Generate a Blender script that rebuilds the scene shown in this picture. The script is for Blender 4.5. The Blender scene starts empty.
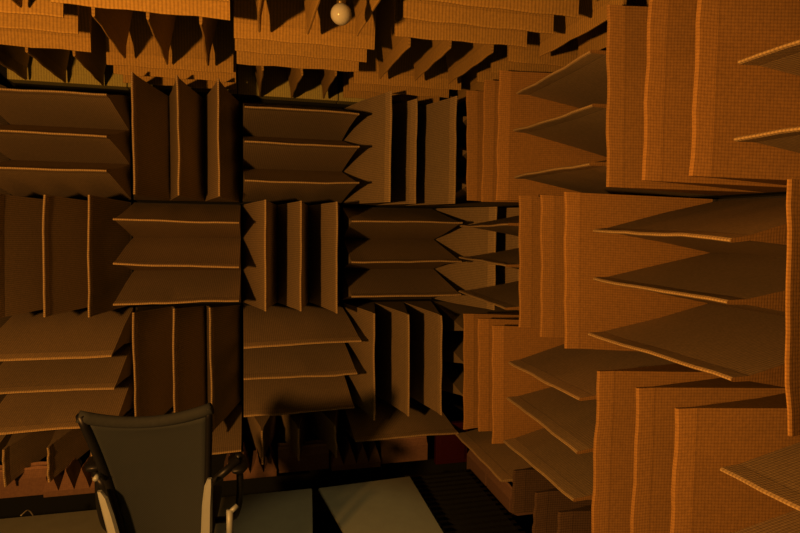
# Anechoic chamber lined with checkerboarded foam wedge blocks, an office chair on a boarded platform
import bpy, bmesh, math, random
from mathutils import Vector, Matrix
S = 0.75                 # module pitch in metres
H0 = 1.65                # eye height above the platform
SC = bpy.context.scene
COL = SC.collection
rnd = random.Random(7)
# measured sag / shift of single wedge tips, in module units
OFF = {'bH-2A0R': [-0.007, 0.0, -0.016], 'bH-2A1R': [-0.013, 0.0, -0.021], 'bH-2A2R': [-0.019, 0.0, 0.018], 'bH-1B0L': [0.001, 0.0, 0.005], 'bH-1B0R': [-0.004, 0.0, -0.01], 'bH-1B1L': [-0.006, 0.0, -0.038], 'bH-1B1R': [-0.006, 0.0, -0.076], 'bH-1B2L': [-0.012, 0.0, -0.052], 'bH-1B2R': [-0.008, 0.0, -0.043], 'bH0A0L': [0.028, 0.0, -0.037], 'bH0A0R': [0.019, 0.0, -0.04], 'bH0A1L': [0.026, 0.0, -0.014], 'bH0A1R': [0.022, 0.0, -0.015], 'bH0A2L': [0.025, 0.0, -0.028], 'bH0A2R': [0.024, 0.0, -0.019], 'bH0C0L': [0.009, 0.0, -0.078], 'bH0C0R': [0.054, 0.0, -0.055], 'bH0C1L': [0.007, 0.0, -0.042], 'bH0C1R': [0.02, 0.0, -0.041], 'bH0C2L': [0.006, 0.0, -0.052], 'bH0C2R': [-0.005, -0.0, -0.037], 'bH-2C0R': [-0.011, 0.0, -0.107], 'bH-2C1R': [0.006, 0.0, -0.054], 'bH1B0L': [-0.063, 0.0, 0.021], 'bH1B1L': [-0.061, 0.0, -0.028], 'bH1B2L': [-0.059, 0.0, -0.026], 'bH1D0L': [-0.012, 0.0, 0.018], 'bV-1A0B': [-0.013, 0.0, 0.014], 'bV-1A1B': [0.013, 0.0, 0.014], 'bV-1A2B': [0.013, 0.0, 0.014], 'bV0B0T': [0.02, 0.0, 0.016], 'bV0B0B': [0.017, 0.0, 0.038], 'bV0B1T': [0.004, 0.0, 0.014], 'bV0B1B': [0.005, 0.0, 0.031], 'bV0B2T': [0.002, 0.0, 0.013], 'bV0B2B': [0.007, 0.0, 0.005], 'bV-1C0T': [-0.037, 0.0, 0.074], 'bV-1C1T': [-0.045, 0.0, 0.1], 'bV-1C2T': [-0.067, 0.0, 0.101], 'bV-2B1T': [0.02, 0.0, 0.015], 'bV-2B1B': [-0.005, 0.0, 0.032], 'bV-2B2T': [0.024, 0.0, 0.023], 'bV-2B2B': [0.003, 0.0, 0.023], 'bV1C0T': [-0.024, 0.0, 0.016], 'bV1C0B': [-0.014, 0.0, 0.01], 'bV1C1T': [-0.015, 0.0, -0.002], 'bV1C1B': [-0.001, 0.0, 0.024], 'bV1C2T': [-0.016, 0.0, -0.019], 'bV1C2B': [0.002, 0.0, 0.012], 'rV0A0T': [-0.0, 0.082, 0.026], 'rV0A0B': [0.0, 0.025, 0.024], 'rV0A1T': [0.0, 0.012, 0.029], 'rV0A2T': [0.0, 0.043, 0.028], 'rV2A0T': [0.0, 0.063, 0.026], 'rV2A0B': [-0.0, -0.0, 0.015], 'rV2A1B': [0.0, 0.038, 0.03], 'rV2A2B': [0.0, 0.041, 0.027], 'rV1B0T': [0.0, 0.024, 0.038], 'rV1B0B': [0.0, -0.034, 0.064], 'rV1B1T': [0.0, 0.032, 0.029], 'rV1B1B': [0.0, -0.027, 0.056], 'rV1B2T': [0.0, 0.055, 0.032], 'rV1B2B': [0.0, -0.006, 0.042], 'rV0C0T': [0.0, 0.047, 0.015], 'rV0C0B': [0.0, -0.015, -0.068], 'rV0C1T': [0.0, 0.027, 0.024], 'rV0C1B': [0.0, -0.03, 0.036], 'rV0C2T': [0.0, 0.06, 0.014], 'rV0C2B': [-0.0, 0.003, 0.041], 'rV2C0T': [0.0, 0.026, 0.007], 'rV2C1T': [0.0, 0.01, 0.005], 'rV2C2T': [0.0, 0.061, -0.012], 'rV3B0T': [0.0, -0.057, -0.004], 'rV3B0B': [0.0, -0.119, 0.042], 'rH1A0F': [0.0, -0.066, -0.041], 'rH1A0N': [0.0, 0.013, -0.007], 'rH1A1F': [0.0, -0.038, 0.01], 'rH1A1N': [0.0, -0.027, -0.005], 'rH1A2F': [0.0, -0.058, -0.015], 'rH1A2N': [0.0, -0.026, -0.013], 'rH2B0F': [0.0, -0.061, -0.026], 'rH2B0N': [0.0, -0.016, -0.056], 'rH2B1F': [0.0, -0.078, 0.009], 'rH2B1N': [0.0, -0.017, 0.001], 'rH2B2F': [0.0, -0.057, 0.002], 'rH2B2N': [0.0, -0.058, 0.005], 'rH1C0F': [0.0, -0.047, -0.045], 'rH1C0N': [0.0, -0.003, -0.035], 'rH1C1F': [0.0, -0.047, -0.001], 'rH1C1N': [0.0, 0.004, -0.047], 'rH1C2N': [0.0, 0.03, -0.041], 'rH3A1F': [0.0, 0.011, -0.028], 'rH3A2F': [0.0, 0.011, -0.023], 'cX-211R': [0.015, -0.089, 0.0], 'cX-210R': [-0.007, 0.029, 0.0], 'cX-120R': [0.006, 0.022, 0.0], 'cX010R': [-0.015, -0.002, 0.0], 'cX011R': [-0.01, 0.003, 0.0], 'cX012R': [-0.015, -0.002, 0.0], 'cX010L': [0.006, 0.049, 0.0], 'cX120R': [-0.021, -0.008, 0.0], 'cX121R': [0.016, 0.006, 0.0], 'cX122R': [0.012, 0.016, 0.0], 'cX120L': [0.033, 0.038, 0.0], 'cY-110F': [0.003, -0.023, 0.0], 'cY-111F': [-0.02, 0.063, 0.0], 'cY-112F': [-0.018, 0.011, 0.0], 'cY-110N': [0.004, 0.001, 0.0], 'cY-111N': [0.004, -0.039, 0.0], 'cY-112N': [0.002, -0.038, 0.0], 'cY110F': [0.005, -0.009, 0.0], 'cY111F': [-0.006, -0.05, 0.0], 'cY112F': [-0.007, -0.037, 0.0], 'cY110N': [0.008, 0.039, 0.0], 'cY111N': [-0.017, -0.0, 0.0], 'cY020F': [-0.014, 0.024, 0.0], 'cY021F': [-0.014, -0.008, 0.0], 'cY022F': [-0.007, -0.084, 0.0], 'cY-201F': [-0.001, -0.009, 0.0], 'cY-202F': [-0.006, 0.012, 0.0], 'cY-201N': [0.009, -0.015, 0.0], 'cY-202N': [0.013, -0.006, 0.0], 'cY000F': [0.031, 0.067, 0.0], 'cY001F': [0.016, 0.019, 0.0], 'cY002F': [0.007, -0.08, 0.0], 'cY001N': [0.04, 0.08, 0.0], 'cY002N': [-0.004, -0.005, 0.0]}
SKIP_BACK = {(2,3)}
SKIP_RIGHT = {(3, 3), (2, 3)}
SKIP_CEIL = set()
PF, YAW, PITCH, ROLL = 587.53, .2531, -.0692, .0130
D, XR, ZT, XB, YB, G, P = 5.1487, 1.9028, 1.201, -.062, 5.1665, .02, .3146
ZC, YC, XC, S3, L = 1.249, 5.0199, -.0976, 1.0581, .90
FL = .095                # length of the straight hem at a wedge tip

def W(x, y, z):          # module units about the eye -> metres above the platform
    return Vector((x * S, y * S, z * S + H0))

# ------------------------------------------------------------------ materials
def nodes(name):
    m = bpy.data.materials.new(name); m.use_nodes = True
    nt = m.node_tree; nt.nodes.clear()
    out = nt.nodes.new('ShaderNodeOutputMaterial'); b = nt.nodes.new('ShaderNodeBsdfPrincipled')
    nt.links.new(b.outputs[0], out.inputs[0])
    return m, nt, b
def N(nt, t, **kw):
    n = nt.nodes.new(t)
    for k, v in kw.items(): setattr(n, k, v)
    return n
def math_(nt, op, a, b=None, c=None):
    n = N(nt, 'ShaderNodeMath', operation=op)
    for i, v in enumerate((a, b, c)):
        if v is None: continue
        if isinstance(v, (int, float)): n.inputs[i].default_value = v
        else: nt.links.new(v, n.inputs[i])
    return n.outputs[0]
def mix(nt, f, a, b):
    n = N(nt, 'ShaderNodeMix', data_type='RGBA')
    if isinstance(f, (int, float)): n.inputs[0].default_value = f
    else: nt.links.new(f, n.inputs[0])
    for i, v in ((6, a), (7, b)):
        if isinstance(v, tuple): n.inputs[i].default_value = (*v, 1)
        else: nt.links.new(v, n.inputs[i])
    return n.outputs[2]
def plain(name, col, rough=.7, metal=0, noise=0, scale=40, bump=0):
    m, nt, b = nodes(name)
    b.inputs['Roughness'].default_value = rough; b.inputs['Metallic'].default_value = metal
    tc = N(nt, 'ShaderNodeTexCoord'); nz = N(nt, 'ShaderNodeTexNoise'); nz.inputs['Scale'].default_value = scale
    nz.inputs['Detail'].default_value = 5
    nt.links.new(tc.outputs['Object'], nz.inputs['Vector'])
    dk = tuple(c * (1 - noise) for c in col); lt = tuple(min(1, c * (1 + noise)) for c in col)
    nt.links.new(mix(nt, nz.outputs['Fac'], dk, lt), b.inputs['Base Color'])
    if bump:
        bp = N(nt, 'ShaderNodeBump'); bp.inputs['Strength'].default_value = bump; bp.inputs['Distance'].default_value = .003
        nt.links.new(nz.outputs['Fac'], bp.inputs['Height']); nt.links.new(bp.outputs[0], b.inputs['Normal'])
    return m
def cloth(name, c1, c2, ru=.0125, rv=.012, su=.45, sv=.3, hemk=.30):
    """glass-cloth covered foam: fine ribs across the wedge (u) and weaker ones along it (v), uv in metres"""
    m, nt, b = nodes(name)
    b.inputs['Roughness'].default_value = .85
    b.inputs['Specular IOR Level'].default_value = .15
    uv = N(nt, 'ShaderNodeUVMap'); sep = N(nt, 'ShaderNodeSeparateXYZ'); nt.links.new(uv.outputs[0], sep.inputs[0])
    tc = N(nt, 'ShaderNodeTexCoord')
    n1 = N(nt, 'ShaderNodeTexNoise'); n1.inputs['Scale'].default_value = 5; n1.inputs['Detail'].default_value = 6; n1.inputs['Roughness'].default_value = .65
    n2 = N(nt, 'ShaderNodeTexNoise'); n2.inputs['Scale'].default_value = 70; n2.inputs['Detail'].default_value = 3
    nt.links.new(tc.outputs['Object'], n1.inputs['Vector']); nt.links.new(tc.outputs['Object'], n2.inputs['Vector'])
    ush = math_(nt, 'ADD', sep.outputs[0], math_(nt, 'MULTIPLY', n1.outputs['Fac'], .008))
    def ridge(s, p): return math_(nt, 'MULTIPLY_ADD', math_(nt, 'SINE', math_(nt, 'MULTIPLY', s, 2 * math.pi / p)), .5, .5)
    ra = math_(nt, 'POWER', ridge(ush, ru), 2.0); rb = math_(nt, 'POWER', ridge(sep.outputs[1], rv), 3.0)
    fac = math_(nt, 'ADD', math_(nt, 'MULTIPLY', ra, su), math_(nt, 'MULTIPLY', rb, sv))
    oi = N(nt, 'ShaderNodeObjectInfo')
    r = math_(nt, 'MULTIPLY', oi.outputs['Random'], .45)
    mixf = math_(nt, 'ADD', r, math_(nt, 'MULTIPLY', n1.outputs['Fac'], .55))
    base = mix(nt, mixf, c1, c2)
    dark = mix(nt, 1.0, base, base)
    g = N(nt, 'ShaderNodeMix', data_type='RGBA', blend_type='MULTIPLY'); g.inputs[0].default_value = 1
    nt.links.new(base, g.inputs[6]); g.inputs[7].default_value = (.42, .36, .30, 1)
    col = mix(nt, fac, base, g.outputs[2])
    h = math_(nt, 'MULTIPLY_ADD', n2.outputs['Fac'], .5, 0)
    col2 = N(nt, 'ShaderNodeHueSaturation'); nt.links.new(col, col2.inputs['Color'])
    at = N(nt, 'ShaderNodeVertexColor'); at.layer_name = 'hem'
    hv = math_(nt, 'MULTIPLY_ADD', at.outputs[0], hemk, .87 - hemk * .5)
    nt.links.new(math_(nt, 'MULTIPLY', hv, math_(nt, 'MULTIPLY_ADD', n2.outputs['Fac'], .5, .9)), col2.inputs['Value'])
    nt.links.new(col2.outputs[0], b.inputs['Base Color'])
    bp = N(nt, 'ShaderNodeBump'); bp.inputs['Strength'].default_value = .5; bp.inputs['Distance'].default_value = .002
    nt.links.new(math_(nt, 'SUBTRACT', h, fac), bp.inputs['Height']); nt.links.new(bp.outputs[0], b.inputs['Normal'])
    return m
M = {}
M['foam'] = cloth('foam_cloth', (.80, .63, .36), (.62, .52, .30))
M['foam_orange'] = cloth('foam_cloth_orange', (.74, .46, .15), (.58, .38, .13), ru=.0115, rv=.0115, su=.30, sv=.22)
M['foam_shaded'] = cloth('foam_cloth_shaded', (.26, .18, .10), (.20, .14, .08))  # same foam, shadow low on the right wall put into its colour
M['foam_ceiling'] = cloth('foam_cloth_ceiling', (.80, .57, .18), (.67, .48, .16), ru=.0165, rv=.014, su=.42, sv=.05, hemk=.15)
M['foam_yellow'] = cloth('foam_cloth_yellow', (.95, .90, .33), (.82, .80, .33), ru=.0165, su=.35, sv=.06)
M['foam_red'] = cloth('foam_cloth_reddish', (.52, .33, .22), (.42, .28, .18), su=.15, sv=.1)
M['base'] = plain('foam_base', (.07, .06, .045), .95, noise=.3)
M['shell'] = plain('chamber_shell', (.028, .026, .022), .95, noise=.3, scale=4)
M['board'] = plain('grey_board', (.33, .35, .29), .75, noise=.10, scale=14, bump=.1)
M['black'] = plain('black_metal', (.012, .012, .012), .6, noise=.2)
M['black_plastic'] = plain('black_plastic', (.014, .013, .013), .45, noise=.2)
M['slat'] = plain('dark_slats', (.02, .018, .016), .7, noise=.4)
M['alu'] = plain('pale_aluminium', (.42, .48, .55), .5, .1, noise=.08)
M['chrome'] = plain('chrome', (.7, .68, .62), .25, .9, noise=.05)
M['seat'] = plain('seat_fabric', (.05, .05, .045), .9, noise=.3, scale=120)
M['red'] = plain('dark_red_paint', (.10, .010, .009), .5, noise=.15)
M['white'] = plain('white_glass', (.80, .84, .84), .12, noise=.03)
M['socket'] = plain('brass_socket', (.30, .24, .10), .4, .6, noise=.1)
M['cable'] = plain('pale_cable', (.55, .52, .42), .5)
def mesh_fabric():
    m, nt, b = nodes('mesh_fabric'); b.inputs['Roughness'].default_value = .8
    tc = N(nt, 'ShaderNodeTexCoord'); sep = N(nt, 'ShaderNodeSeparateXYZ'); nt.links.new(tc.outputs['Object'], sep.inputs[0])
    a = math_(nt, 'SINE', math_(nt, 'MULTIPLY', sep.outputs[0], 900)); c = math_(nt, 'SINE', math_(nt, 'MULTIPLY', sep.outputs[2], 900))
    f = math_(nt, 'MULTIPLY_ADD', math_(nt, 'MULTIPLY', a, c), .5, .5)
    nt.links.new(mix(nt, f, (.03, .037, .04), (.075, .09, .095)), b.inputs['Base Color'])
    tr = N(nt, 'ShaderNodeBsdfTransparent'); ms = N(nt, 'ShaderNodeMixShader'); ms.inputs[0].default_value = .12
    nt.links.new(b.outputs[0], ms.inputs[1]); nt.links.new(tr.outputs[0], ms.inputs[2])
    nt.links.new(ms.outputs[0], [n for n in nt.nodes if n.type == 'OUTPUT_MATERIAL'][0].inputs[0])
    bp = N(nt, 'ShaderNodeBump'); bp.inputs['Strength'].default_value = .3; bp.inputs['Distance'].default_value = .001
    nt.links.new(f, bp.inputs['Height']); nt.links.new(bp.outputs[0], b.inputs['Normal'])
    return m
M['mesh'] = mesh_fabric()

# ------------------------------------------------------------------ object helpers
def link(name, me, mat, parent=None, loc=None, smooth=False):
    o = bpy.data.objects.new(name, me); COL.objects.link(o)
    if mat: me.materials.append(mat)
    if parent: o.parent = parent
    if loc is not None: o.location = loc
    if smooth:
        for p in me.polygons: p.use_smooth = True
    return o
def empty(name, loc, label, cat, group=None):
    o = bpy.data.objects.new(name, None); COL.objects.link(o); o.location = loc; o.empty_display_size = .1
    o['label'] = label; o['category'] = cat
    if group: o['group'] = group
    return o
def tag(o, label=None, cat=None, group=None, kind=None):
    for k, v in (('label', label), ('category', cat), ('group', group), ('kind', kind)):
        if v: o[k] = v
    return o
def fin(bm, name):
    bmesh.ops.recalc_face_normals(bm, faces=bm.faces[:])
    me = bpy.data.meshes.new(name); bm.to_mesh(me); bm.free(); return me
def box(bm, lo, hi, bev=0):
    r = bmesh.ops.create_cube(bm, size=1)
    lo, hi = Vector(lo), Vector(hi)
    for v in r['verts']:
        v.co = Vector([lo[i] + (v.co[i] + .5) * (hi[i] - lo[i]) for i in range(3)])
    if bev:
        es = {e for v in r['verts'] for e in v.link_edges}
        bmesh.ops.bevel(bm, geom=list(es), offset=bev, segments=2, affect='EDGES', profile=.6)
def tube(bm, pts, rad, n=10, flat=1.0, up=Vector((0, 0, 1))):
    """tube through pts; rad a number or list; flat squashes it along the second axis"""
    pts = [Vector(p) for p in pts]; rings = []
    for i, p in enumerate(pts):
        d = (pts[min(i + 1, len(pts) - 1)] - pts[max(i - 1, 0)]).normalized()
        a = d.cross(up)
        if a.length < 1e-3: a = d.cross(Vector((1, 0, 0)))
        a.normalize(); b = a.cross(d).normalized()
        r = rad[i] if isinstance(rad, (list, tuple)) else rad
        rings.append([bm.verts.new(p + a * math.cos(2 * math.pi * k / n) * r + b * math.sin(2 * math.pi * k / n) * r * flat) for k in range(n)])
    for A, B in zip(rings, rings[1:]):
        for k in range(n): bm.faces.new((A[k], A[(k + 1) % n], B[(k + 1) % n], B[k]))
    bm.faces.new(rings[0]); bm.faces.new(rings[-1][::-1])
def spline(pts, n=8):
    pts = [Vector(p) for p in pts]; out = []
    q = [pts[0] * 2 - pts[1]] + pts + [pts[-1] * 2 - pts[-2]]
    for i in range(1, len(q) - 2):
        for k in range(n):
            t = k / n
            out.append(.5 * ((2 * q[i]) + (q[i + 1] - q[i - 1]) * t + (2 * q[i - 1] - 5 * q[i] + 4 * q[i + 1] - q[i + 2]) * t * t + (3 * q[i] - q[i - 1] - 3 * q[i + 1] + q[i + 2]) * t ** 3))
    return out + [pts[-1]]

# ------------------------------------------------------------------ foam wedge
def wedge_mesh(T, C, Nn, half, cv, hw, d0, d1, length=L, fl=FL, seed=0, tt=.0115, wav=.0033):
    """T along the tip, C across, Nn towards the room; module units, converted to metres here.
    d0, d1 = (shift along T, shift along C) of the two tip ends"""
    r = random.Random(seed)
    bm = bmesh.new(); uvl = bm.loops.layers.uv.new('UVMap'); hl = bm.loops.layers.color.new('hem')
    n = 10
    w1 = length - fl
    ph = [r.uniform(0, 6.28) for _ in range(4)]; am = wav * r.uniform(.4, 1.3)
    # cross-section: (c, w) round the profile
    sm = min(.005, fl * .2)
    sec = [(-hw, 0), (-hw * .52, w1 * .5), (-tt, w1 - sm), (-tt, w1), (-tt * .8, length - .010), (-tt * .35, length), (tt * .35, length), (tt * .8, length - .010), (tt, w1), (tt, w1 - sm), (hw * .52, w1 * .5), (hw, 0)]
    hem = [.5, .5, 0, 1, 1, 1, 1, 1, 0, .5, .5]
    rings = []; cols = []
    for i in range(n + 1):
        t = i / n
        ring = []
        for j, (c, w) in enumerate(sec):
            k = (w / length)
            u = (-half + 2 * half * t) + k * ((1 - t) * d0[0] + t * d1[0])
            dv = k * k * ((1 - t) * d0[1] + t * d1[1])
            wave = k ** 2 * am * (math.sin(t * 6 + ph[0]) + .6 * math.sin(t * 13 + ph[1]) + .25 * math.sin(t * 29 + ph[2]))
            belly = (1 if c < 0 else -1) * .006 * math.sin(math.pi * min(1, w / w1)) * math.sin(math.pi * t + ph[3]) if w < w1 else 0
            dw = k * .004 * math.sin(t * 17 + ph[3]) if w > w1 else 0
            co = (T * u + C * (cv + c + dv + wave + belly) + Nn * (w + dw)) * S
            ring.append(bm.verts.new(co))
        rings.append(ring)
    acc = [0]
    for a, b in zip(sec, sec[1:]): acc.append(acc[-1] + math.dist(a, b) * S)
    for i in range(n):
        for j in range(len(sec) - 1):
            f = bm.faces.new((rings[i][j], rings[i][j + 1], rings[i + 1][j + 1], rings[i + 1][j]))
            uu = [(i, j), (i, j + 1), (i + 1, j + 1), (i + 1, j)]
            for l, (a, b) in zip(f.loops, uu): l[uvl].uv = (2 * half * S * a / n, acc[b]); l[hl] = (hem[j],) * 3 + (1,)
            f.smooth = True
    for ring in (rings[0], rings[-1]):
        f = bm.faces.new(ring)
        f.material_index = 1
        for l, (c, w) in zip(f.loops, sec): l[uvl].uv = (w * S, c * S); l[hl] = (.5, .5, .5, 1)
    f = bm.faces.new([rings[0][0], rings[0][-1], rings[-1][-1], rings[-1][0]])
    bmesh.ops.recalc_face_normals(bm, faces=bm.faces[:])
    # keep the seams crisp
    for e in bm.edges:
        if len(e.link_faces) == 2 and e.calc_face_angle(0) > .16: e.smooth = False
    me = bpy.data.meshes.new('wedge'); bm.to_mesh(me); bm.free()
    return me

def module(name, centre, T, C, Nn, hu, hv, pitch, offs, mat, label, group, seed, length=L, hw=.163, lens=None):
    """a foam block: square base with three wedges; centre lies in the base plane of the wedges"""
    root = empty(name, W(*centre), label, 'acoustic panel', group)
    bm = bmesh.new()
    a = (T * hu + C * hv) * S; b = -a - Nn * .2 * S
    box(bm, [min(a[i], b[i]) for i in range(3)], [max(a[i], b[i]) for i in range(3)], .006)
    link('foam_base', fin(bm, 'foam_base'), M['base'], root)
    for j in range(3):
        d0, d1 = offs[j]
        me = wedge_mesh(T, C, Nn, hu, (j - 1) * pitch, hw, d0, d1, length=(lens or [length] * 3)[j], seed=seed * 7 + j)
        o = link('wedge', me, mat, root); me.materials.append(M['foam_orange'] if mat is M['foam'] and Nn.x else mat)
    return root

X_, Y_, Z_ = Vector((1, 0, 0)), Vector((0, 1, 0)), Vector((0, 0, 1))
def get(pre, j, e0, e1, T, C):
    res = []
    for e in (e0, e1):
        v = OFF.get(f'{pre}{j}{e}')
        res.append((Vector(v).dot(T), Vector(v).dot(C)) if v else None)
    if res[0] is None and res[1] is None: return None
    if res[0] is None: res[0] = (0, res[1][1])
    if res[1] is None: res[1] = (0, res[0][1])
    return res
def offsets(pre, e0, e1, T, C, rr):
    o = [get(pre, j, e0, e1, T, C) for j in range(3)]
    known = [x for x in o if x]
    for j in range(3):
        if o[j] is None:
            if known:
                k = known[-1] if j == 2 else known[0]
                o[j] = [(k[0][0], k[0][1] + rr.uniform(-.008, .008)), (k[1][0], k[1][1] + rr.uniform(-.008, .008))]
            else: o[j] = [(rr.uniform(-.01, .01), rr.uniform(-.015, .015)) for _ in (0, 1)]
    return o
ORD = ['first', 'second', 'third', 'fourth', 'fifth', 'sixth']
ROWS = ['top', 'second', 'third', 'bottom']
h = .5 - G / 2
# back wall
for r in range(4):
    for c in (-3, -2, -1, 0, 1, 2):
        if (c, r) in SKIP_BACK: continue
        V = (c + r) % 2 == 1
        T, C = (-Z_, X_) if V else (X_, -Z_)
        offs = offsets(f"b{'V' if V else 'H'}{c}{'ABCD'[r]}", 'T' if V else 'L', 'B' if V else 'R', T, C, rnd)
        if (c, r) == (2, 1): offs = [[(0, .14)] * 2] * 3
        if c == 2 and r in (0, 2): offs = [[(.04, 0), (0, 0)]] * 3
        if V and (c, r) == (1, 0): offs = [[(0, .11)] * 2, [(0, .10)] * 2, [(0, .10)] * 2]
        hu, cz, hv = h, ZT - r - .5, h
        if r == 3:
            if V: hu = .15; cz = ZT - 3 - .01 - .15
            else: cz = ZT - 3 - .5
        label = f"brown foam block, {'upright' if V else 'horizontal'} wedges, back wall, {ROWS[r]} row, {ORD[2 - c]} from right corner"
        if r == 3 and not V:   # only the upper wedge of the cut-down block
            root = empty('acoustic_foam_block', W(XB + c + .5, D + L, ZT - 3.12), label.replace('horizontal wedges', 'single horizontal wedge'), 'acoustic panel', 'foam blocks on the back wall')
            me = wedge_mesh(T, C, -Y_, h, .06, .15, offs[0][0], offs[0][1], seed=99 + c); link('wedge', me, M['foam'], root); me.materials.append(M['foam'])
            bm = bmesh.new(); box(bm, Vector((-h, 0, -.2)) * S, Vector((h, .2, .1)) * S, .006); link('foam_base', fin(bm, 'foam_base'), M['base'], root)
            continue
        module('acoustic_foam_block', (XB + c + .5, D + L, cz), T, C, -Y_, hu, hv, P, offs, M['foam'], label, 'foam blocks on the back wall', 100 + r * 10 + c, lens=[L, .66, L - .02] if (c, r) == (1, 0) else None)
# right wall
for r in range(4):
    for k in range(4):
        if (k, r) in SKIP_RIGHT: continue
        V = (k + r) % 2 == 0
        T, C = (-Z_, -Y_) if V else (-Y_, -Z_)
        offs = offsets(f"r{'V' if V else 'H'}{k}{'ABCD'[r]}", 'T' if V else 'F', 'B' if V else 'N', T, C, rnd)
        label = f"orange foam block, {'upright' if V else 'horizontal'} wedges, right wall, {ROWS[r]} row, {ORD[k]} from far corner"
        hu, hv, pp, hw = (h, h * S3, P * S3, .168) if V else (h * S3, h, P, .163)
        cz = ZT - r - .5
        if r == 3 and V: hu = .16; cz = ZT - 3 - .17
        if r == 3 and not V:
            root = empty('acoustic_foam_block', W(XR + L, YB - (k + .5) * S3, ZT - 3.12), label.replace('horizontal wedges', 'single horizontal wedge'), 'acoustic panel', 'foam blocks on the right wall')
            me = wedge_mesh(T, C, -X_, hu, .06, .15, (-.03, 0), (0, 0), seed=199 + k); link('wedge', me, M['foam'], root); me.materials.append(M['foam'])
            bm = bmesh.new(); box(bm, Vector((0, -hu, -.2)) * S, Vector((.2, hu, .1)) * S, .006); link('foam_base', fin(bm, 'foam_base'), M['base'], root)
            continue
        module('acoustic_foam_block', (XR + L, YB - (k + .5) * S3, cz), T, C, -X_, hu, hv, pp, offs, M['foam_shaded' if r == 3 else 'foam_orange' if V else 'foam'], label, 'foam blocks on the right wall', 300 + r * 10 + k, hw=hw)
# ceiling
for k in range(4):
    for c in (-2, -1, 0, 1, 2):
        if (c, k) in SKIP_CEIL: continue
        XP = (c + k) % 2 == 1
        T, C = (X_, -Y_) if XP else (-Y_, X_)
        offs = offsets(f"c{'X' if XP else 'Y'}{c}{k}", 'L' if XP else 'F', 'R' if XP else 'N', T, C, rnd)
        label = f"ceiling foam block, wedges run {'crosswise' if XP else 'front to back'}, {ORD[k]} row from back wall, {ORD[2 - c]} from right"
        mat = M['foam_yellow'] if (k == 0 and not XP) else M['foam_ceiling']
        if mat is M['foam_yellow']: mat = M['foam_ceiling']
        module('acoustic_foam_block', (XC + c + .5, YC - (k - .5), ZC + L), T, C, -Z_, h, h, P, offs, mat, label, 'foam blocks on the ceiling', 500 + k * 10 + c)

for i in range(4):
    root = empty('foam_panel', W(XC - 2 + i + .5, 6.10, 1.27), f"flat yellowish foam panel above the back wall blocks, {ORD[3 - i]} from right corner", 'acoustic panel', 'yellowish panels above the back wall blocks')
    bm = bmesh.new(); uvl = bm.loops.layers.uv.new('UVMap'); hl = bm.loops.layers.color.new('hem')
    box(bm, (-.495 * S, 0, 0), (.495 * S, .114, .79 * S), .004)
    for f in bm.faces:
        for l in f.loops: l[uvl].uv = (l.vert.co.x, l.vert.co.z); l[hl] = (.5, .5, .5, 1)
    link('cloth_face', fin(bm, 'cloth_face'), M['foam_yellow'], root)
# ------------------------------------------------------------------ little toothed blocks at the foot of the walls
def small_block(loc, ax, toothed, label, seed, n=4, w=.476, hgt=.23, dep=.45, group='small foam blocks along the foot of the walls'):
    """ax = direction along the wall; the block stands on its base with its teeth up"""
    root = empty('small_foam_block', loc, label, 'acoustic panel', group)
    other = Vector((-ax.y, ax.x, 0))
    if ax is X_:
        dep, n = (.32, n) if toothed else (.2, 2)
        loc = loc + Vector((0, (dep - .45) / 2 * S, 0))
    bm = bmesh.new()
    hb = .05 if toothed else .15
    a = (ax * (w / 2 - .004) + other * dep / 2) * S; b = -a
    lo = [min(a[i], b[i]) for i in range(3)]; hi = [max(a[i], b[i]) for i in range(3)]
    lo[2], hi[2] = 0, hb * S
    box(bm, lo, hi, .003); link('foam_base', fin(bm, 'foam_base'), M['foam_red'], root)
    T, C = (other, ax) if toothed else (ax, other)
    half = dep / 2 if toothed else w / 2 - .004
    width = (w if toothed else dep); pt = width / n
    for j in range(n):
        me = wedge_mesh(T, C, Z_, half, (j - (n - 1) / 2) * pt, pt / 2 - .001, (0, 0), (0, 0), length=hgt - hb, fl=.02, seed=seed + j, tt=.006, wav=.002)
        o = link('wedge', me, M['foam_red'], root, (0, 0, hb * S)); me.materials.append(M['foam_red'])
    return root
xs = [1.41, .932, .455, -.022, -.50, -.98, -1.43, -1.89]
for i, x in enumerate(xs):
    if i in (4,): continue
    small_block(W(x * 1.02 + .03 if x > -1.2 else x, 5.27 + .225, -2.30), X_, i in (1, 3, 6, 7) and i != 7 or i == 5, f"small reddish foam block {'with teeth across' if i in (1, 3, 5, 6) else 'with plain face'} at foot of back wall, {['first', 'second', 'third', 'fourth', 'fifth', 'sixth', 'seventh', 'eighth'][i]} from right", 700 + 5 * i)
small_block(W(2.22, 5.0, -2.36), Y_, False, 'small orange foam block under the bottom wedge of right wall, nearest far corner', 760, dep=.34)
small_block(W(2.22, 4.5, -2.36), Y_, False, 'small orange foam block under the bottom wedge of right wall, second from far corner', 770, dep=.34)

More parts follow.
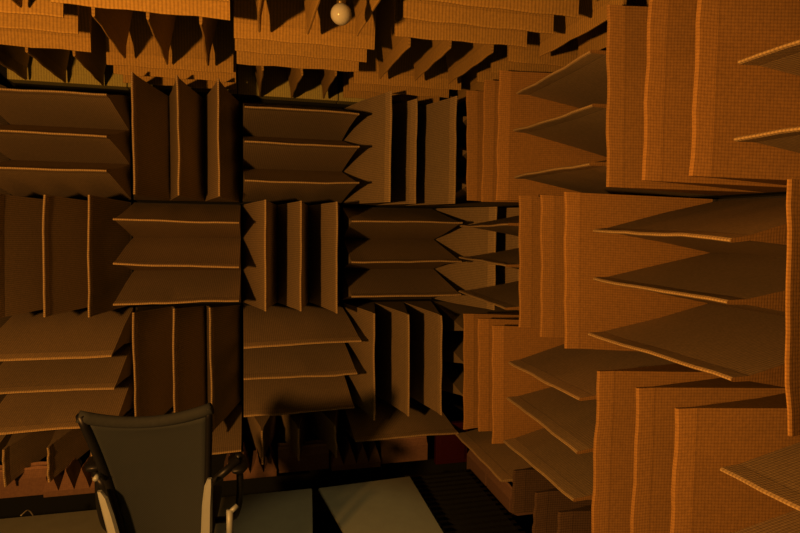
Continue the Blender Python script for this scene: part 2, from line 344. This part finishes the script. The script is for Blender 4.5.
# ------------------------------------------------------------------ platform
def slab(name, pts, z0, z1, mat, label, cat, group=None, bev=.004):
    bm = bmesh.new()
    c = sum((Vector((p[0], p[1], 0)) for p in pts), Vector()) / len(pts)
    base = W(c.x, c.y, z0)
    lo = [bm.verts.new(W(p[0], p[1], z0) - base) for p in pts]; hi = [bm.verts.new(W(p[0], p[1], z1) - base) for p in pts]
    bm.faces.new(lo); bm.faces.new(hi)
    for i in range(len(pts)): bm.faces.new((lo[i], lo[(i + 1) % len(pts)], hi[(i + 1) % len(pts)], hi[i]))
    bmesh.ops.recalc_face_normals(bm, faces=bm.faces[:])
    bmesh.ops.bevel(bm, geom=bm.edges[:], offset=bev, segments=2, affect='EDGES')
    return tag(link(name, fin(bm, name), mat, None, base), label, cat, group)
slab('floor_board', [(.556, 4.794), (1.371, 4.852), (1.339, 3.0), (.79, 3.0)], -2.225, -2.2, M['board'], 'pale grey floor board lying right of the dark gap, beside the slatted pit', 'board', 'floor boards of the platform')
slab('floor_board', [(-.80, 4.80), (.507, 4.805), (.40, 3.7), (.33, 2.2), (-.80, 2.2)], -2.225, -2.2, M['board'], 'wide grey floor board under the chair, left of the dark gap', 'board', 'floor boards of the platform')
slab('floor_board', [(-2.6, 4.81), (-.82, 4.80), (-.82, 2.2), (-2.6, 2.2)], -2.225, -2.2, M['board'], 'grey floor board in the bottom left corner, left of the chair', 'board', 'floor boards of the platform')
bm = bmesh.new()
box(bm, W(-2.9, 4.98, -2.5), W(1.72, 5.10, -2.36), .004); box(bm, W(-2.9, 4.98, -2.37), W(1.72, 5.0, -2.34), .002)
tag(link('edge_rail', fin(bm, 'edge_rail'), M['black']), 'long black steel rail in the gap between floor boards and back wall blocks', 'rail')
bm = bmesh.new()
y = 3.0
while y < 5.05:
    box(bm, W(1.40, y, -2.34), W(2.02, y + .035, -2.30)); y += .085
box(bm, W(1.39, 2.95, -2.40), W(1.43, 5.1, -2.30)); box(bm, W(1.98, 2.95, -2.40), W(2.02, 5.1, -2.30))
tag(link('floor_grating', fin(bm, 'floor_grating'), M['slat']), 'dark slatted grating over the pit between grey board and right wall', 'grating')
bm = bmesh.new()
box(bm, W(1.79, 5.40, -2.36), W(2.12, 5.46, -1.95), .004); box(bm, W(1.82, 5.385, -2.32), W(2.09, 5.40, -2.0), .004)
tag(link('red_panel', fin(bm, 'red_panel'), M['red']), 'dark red panel low in the far right corner behind the grating', 'panel')
bm = bmesh.new(); tube(bm, spline([W(-1.62, 4.99, -2.33), W(-1.615, 4.93, -2.25), W(-1.63, 4.88, -2.19), W(-1.65, 4.80, -2.19)]), .004, 8)
tag(link('cable', fin(bm, 'cable'), M['cable'], smooth=True), 'short pale cable end poking over the floor board edge at lower left', 'cable')

# ------------------------------------------------------------------ bulb
bc = W(.500, 3.30, 1.157)
root = empty('pendant_bulb', bc, 'white globe light bulb, unlit, hanging between ceiling wedges', 'light bulb')
bm = bmesh.new(); bmesh.ops.create_uvsphere(bm, u_segments=32, v_segments=20, radius=.0435)
link('glass_globe', fin(bm, 'glass_globe'), M['white'], root, smooth=True)
bm = bmesh.new(); tube(bm, [(0, 0, .034), (0, 0, .045), (0, 0, .085), (0, 0, .10)], [.016, .019, .021, .010], 20); link('socket', fin(bm, 'socket'), M['socket'], root)
bm = bmesh.new(); tube(bm, [(0, 0, .095), (.02, 0, .35), (.05, 0, .66)], .004, 8); link('cord', fin(bm, 'cord'), M['black'], root)

# ------------------------------------------------------------------ office chair seen from behind
CY = 3.0
root = empty('office_chair', W(-.46, CY + .30, -2.2), 'black mesh back office chair on the platform, seen from behind', 'chair')
root.rotation_euler = (0, 0, math.radians(-3))
base = Matrix.Translation(root.location) @ Matrix.Rotation(math.radians(-3), 4, 'Z')
inv = base.inverted()
def Q(x, y, z): return inv @ W(x, y, z)         # chair-local point from module units
def bk(a, b):                                    # point on the back shell: a in -1..1 across, b 0 (bottom) .. 1 (top)
    xl = -.60 + (-.775 + .60) * b ** 1.1; xr = -.212 + .034 * b
    x = xl + (xr - xl) * (a + 1) / 2
    z = -1.655 + (.715 + .045 * a * a) * b - (.02 if b > .9 else 0) * (1 - a * a)
    y = CY + .06 - .10 * b + .05 * (1 - a * a) + .05 * math.sin(b * 3)
    return Q(x, y, z)
nx, nz = 16, 16
bm = bmesh.new()
g = [[bm.verts.new(bk(-.93 + 1.86 * i / nx, .02 + .93 * j / nz)) for i in range(nx + 1)] for j in range(nz + 1)]
for j in range(nz):
    for i in range(nx): bm.faces.new((g[j][i], g[j][i + 1], g[j + 1][i + 1], g[j + 1][i]))
me = fin(bm, 'back_mesh'); o = link('mesh_back', me, M['mesh'], root, smooth=True)
md = o.modifiers.new('s', 'SOLIDIFY'); md.thickness = .004
bm = bmesh.new()
tube(bm, [bk(-.96, b / 12) for b in range(13)], [.016] * 13, 10, flat=1.2, up=Vector((0, 1, 0)))
tube(bm, [bk(.96, b / 12) for b in range(13)], [.013] * 13, 10, flat=1.2, up=Vector((0, 1, 0)))
tube(bm, [bk(a / 6, 0) for a in range(-6, 7)], .014, 10)
link('back_frame', fin(bm, 'back_frame'), M['black_plastic'], root, smooth=True)
bm = bmesh.new()
tube(bm, [bk(-1 + 2 * a / 16, .985) for a in range(17)], .017, 12, flat=1.3)
link('top_rail', fin(bm, 'top_rail'), plain('rail_fabric', (.042, .048, .048), .85, noise=.2, scale=90), root, smooth=True)
def strip(bm, pts, wid, th):     # flat bar with half widths wid[i] across x and depth th
    rings = []
    for p, w in zip(pts, wid):
        rings.append([bm.verts.new(p + Vector(d)) for d in ((-w, 0, 0), (-w * .6, -th, 0), (w * .6, -th, 0), (w, 0, 0), (w * .6, th * .5, 0), (-w * .6, th * .5, 0))])
    for A, B in zip(rings, rings[1:]):
        for k in range(6): bm.faces.new((A[k], A[(k + 1) % 6], B[(k + 1) % 6], B[k]))
    bm.faces.new(rings[0]); bm.faces.new(rings[-1][::-1])
for side, px in ((-1, [(-.690, -1.275), (-.676, -1.31), (-.654, -1.40), (-.632, -1.50), (-.615, -1.62), (-.58, -1.72)]), (1, [(-.190, -1.262), (-.196, -1.30), (-.204, -1.40), (-.207, -1.50), (-.212, -1.62), (-.25, -1.72)])):
    bm = bmesh.new()
    strip(bm, [Q(x, CY - .02 + (.12 if i == 5 else 0), z) for i, (x, z) in enumerate(px)], [.008, .016, .019, .020, .021, .018], .012)
    link('support_bar', fin(bm, 'support_bar'), M['alu'], root)['label'] = 'pale grey curved support bar'
# arms
for side, x0, nm in ((-1, -.735, 0), (1, -.055, 1)):
    bm = bmesh.new()
    a, b = Q(x0 - .05, CY + (.08 if side < 0 else .10), -1.215 if side < 0 else -1.27), None
    zp = -1.195 if side < 0 else -1.27
    p0, p1 = Q(x0, CY + .04, zp), Q(x0 - .01 * side, CY + .30, zp - .005)
    tube(bm, [p0, p0 + Vector((0, .03, .004)), (p0 + p1) / 2 + Vector((0, 0, .005)), p1 - Vector((0, .03, 0)), p1], [.022, .036, .038, .034, .02], 12, flat=.4)
    pad = link('arm_pad', fin(bm, 'arm_pad'), M['black_plastic'], root, smooth=True)
    bm = bmesh.new()
    xi = -.665 if side < 0 else -.19
    tube(bm, spline([Q(xi, CY + .08, -1.33), Q((xi + x0) / 2, CY + .06, -1.27), Q(x0, CY + .10, -1.23)]), .016, 10)
    tube(bm, spline([Q(x0, CY + .16, -1.22), Q(x0 + side * .005, CY + .2, -1.45), Q(x0 - side * .03, CY + .24, -1.60), Q(x0 - side * .15, CY + .3, -1.64)]), [.014] * 25, 10)
    link('arm_bracket', fin(bm, 'arm_bracket'), M['black_plastic'], root, smooth=True)
    bm = bmesh.new()
    if side < 0:
        tube(bm, [Q(-.705, CY - .03, -1.213), Q(-.705, CY + .02, -1.213)], .009, 12)
    else:
        tube(bm, [Q(-.098, CY + .02, -1.455), Q(-.098, CY + .02, -1.62)], .013, 14); tube(bm, [Q(-.098, CY + .02, -1.47), Q(-.06, CY + .03, -1.44)], .010, 10)
    link('pivot', fin(bm, 'pivot'), M['alu'], root, smooth=True)['label'] = 'pale metal pivot of the armrest'
bm = bmesh.new()
box(bm, Q(-.68, CY + .12, -1.68), Q(-.16, CY + .68, -1.60), .02)
link('seat', fin(bm, 'seat'), M['seat'], root)
bm = bmesh.new(); tube(bm, [(0, 0, .10), (0, 0, .30)], .028, 16); tube(bm, [(0, 0, .28), (0, 0, .385)], .018, 16)
link('gas_column', fin(bm, 'gas_column'), M['black'], root)
for i in range(5):
    a = math.radians(72 * i + 20); d = Vector((math.cos(a), math.sin(a), 0))
    bm = bmesh.new(); tube(bm, [Vector((0, 0, .12)), d * .12 + Vector((0, 0, .11)), d * .29 + Vector((0, 0, .075))], [.03, .024, .016], 10, flat=.8)
    leg = link('leg', fin(bm, 'leg'), M['black_plastic'], root, smooth=True)
    bm = bmesh.new(); n = Vector((-d.y, d.x, 0))
    for s in (-1, 1): tube(bm, [d * .29 + n * s * .008 + Vector((0, 0, .028)), d * .29 + n * s * .026 + Vector((0, 0, .028))], .028, 16)
    tube(bm, [d * .29 + Vector((0, 0, .02)), d * .29 + Vector((0, 0, .08))], .008, 8)
    link('caster', fin(bm, 'caster'), M['black_plastic'], leg)

# ------------------------------------------------------------------ chamber shell
def wall(name, lo, hi):
    bm = bmesh.new(); box(bm, W(*lo), W(*hi)); o = link(name, fin(bm, name), M['shell']); o['kind'] = 'structure'; return o
YW, XW, ZW, ZF = D + L + .204, XR + L + .204, ZC + L + .2, -3.2
wall('wall_back', (-4.2, YW, ZF), (XW + .2, YW + .2, ZW + .2))
wall('wall_right', (XW, -2.2, ZF), (XW + .2, YW, ZW + .2))
wall('wall_left', (-4.2, -2.2, ZF), (-4.0, YW, ZW + .2))
wall('wall_front', (-4.0, -2.2, ZF), (XW, -2.0, ZW + .2))
wall('ceiling', (-4.0, -2.0, ZW), (XW, YW, ZW + .2))
wall('floor', (-4.0, -2.0, ZF - .2), (XW, YW, ZF))

# ------------------------------------------------------------------ light
def lamp(name, loc, e, col, r):
    l = bpy.data.lights.new(name, 'POINT'); l.energy = e; l.color = col; l.shadow_soft_size = r
    o = bpy.data.objects.new(name, l); COL.objects.link(o); o.location = loc; return o
lamp('work_lamp', W(-1.9, .25, -.12), 232, (1, .475, .115), .07)
lamp('green_fill', W(-1.0, -1.6, .6), 1.5, (.9, 1, .5), .4)  # added dim greenish fill behind the camera, no doorway there
sl = bpy.data.lights.new('board_fill_spot', 'SPOT'); sl.energy = 26; sl.color = (1, .72, .30); sl.spot_size = math.radians(36); sl.spot_blend = .5; sl.shadow_soft_size = .15  # added fill spot to brighten the floor boards, no real fitting
so = bpy.data.objects.new('board_fill_spot', sl); COL.objects.link(so); so.location = W(.45, 3.4, .85)
so.rotation_euler = (W(.62, 3.95, -2.2) - so.location).to_track_quat('-Z', 'Y').to_euler()

w = bpy.data.worlds.new('w'); SC.world = w; w.use_nodes = True
w.node_tree.nodes['Background'].inputs[0].default_value = (.9, .75, .4, 1); w.node_tree.nodes['Background'].inputs[1].default_value = 0.0

# ------------------------------------------------------------------ camera
cam = bpy.data.cameras.new('camera'); co = bpy.data.objects.new('camera', cam); COL.objects.link(co)
cam.sensor_width = 36; cam.lens = PF * 36 / 800; cam.clip_start = .02
cy, sy, cp, sp, cr, sr = math.cos(YAW), math.sin(YAW), math.cos(PITCH), math.sin(PITCH), math.cos(ROLL), math.sin(ROLL)
r0 = Vector((cy, -sy, 0)); fw = Vector((sy * cp, cy * cp, sp)); u0 = Vector((-sy * sp, -cy * sp, cp))
rt = r0 * cr + u0 * sr; up = u0 * cr - r0 * sr
mt = Matrix((rt, up, -fw)).transposed().to_4x4(); mt.translation = (0, 0, H0)
co.matrix_world = mt
SC.camera = co
SC.cycles.diffuse_bounces = 1
SC.view_settings.view_transform = 'Standard'; SC.view_settings.look = 'None'; SC.view_settings.exposure = .45; SC.view_settings.gamma = .80
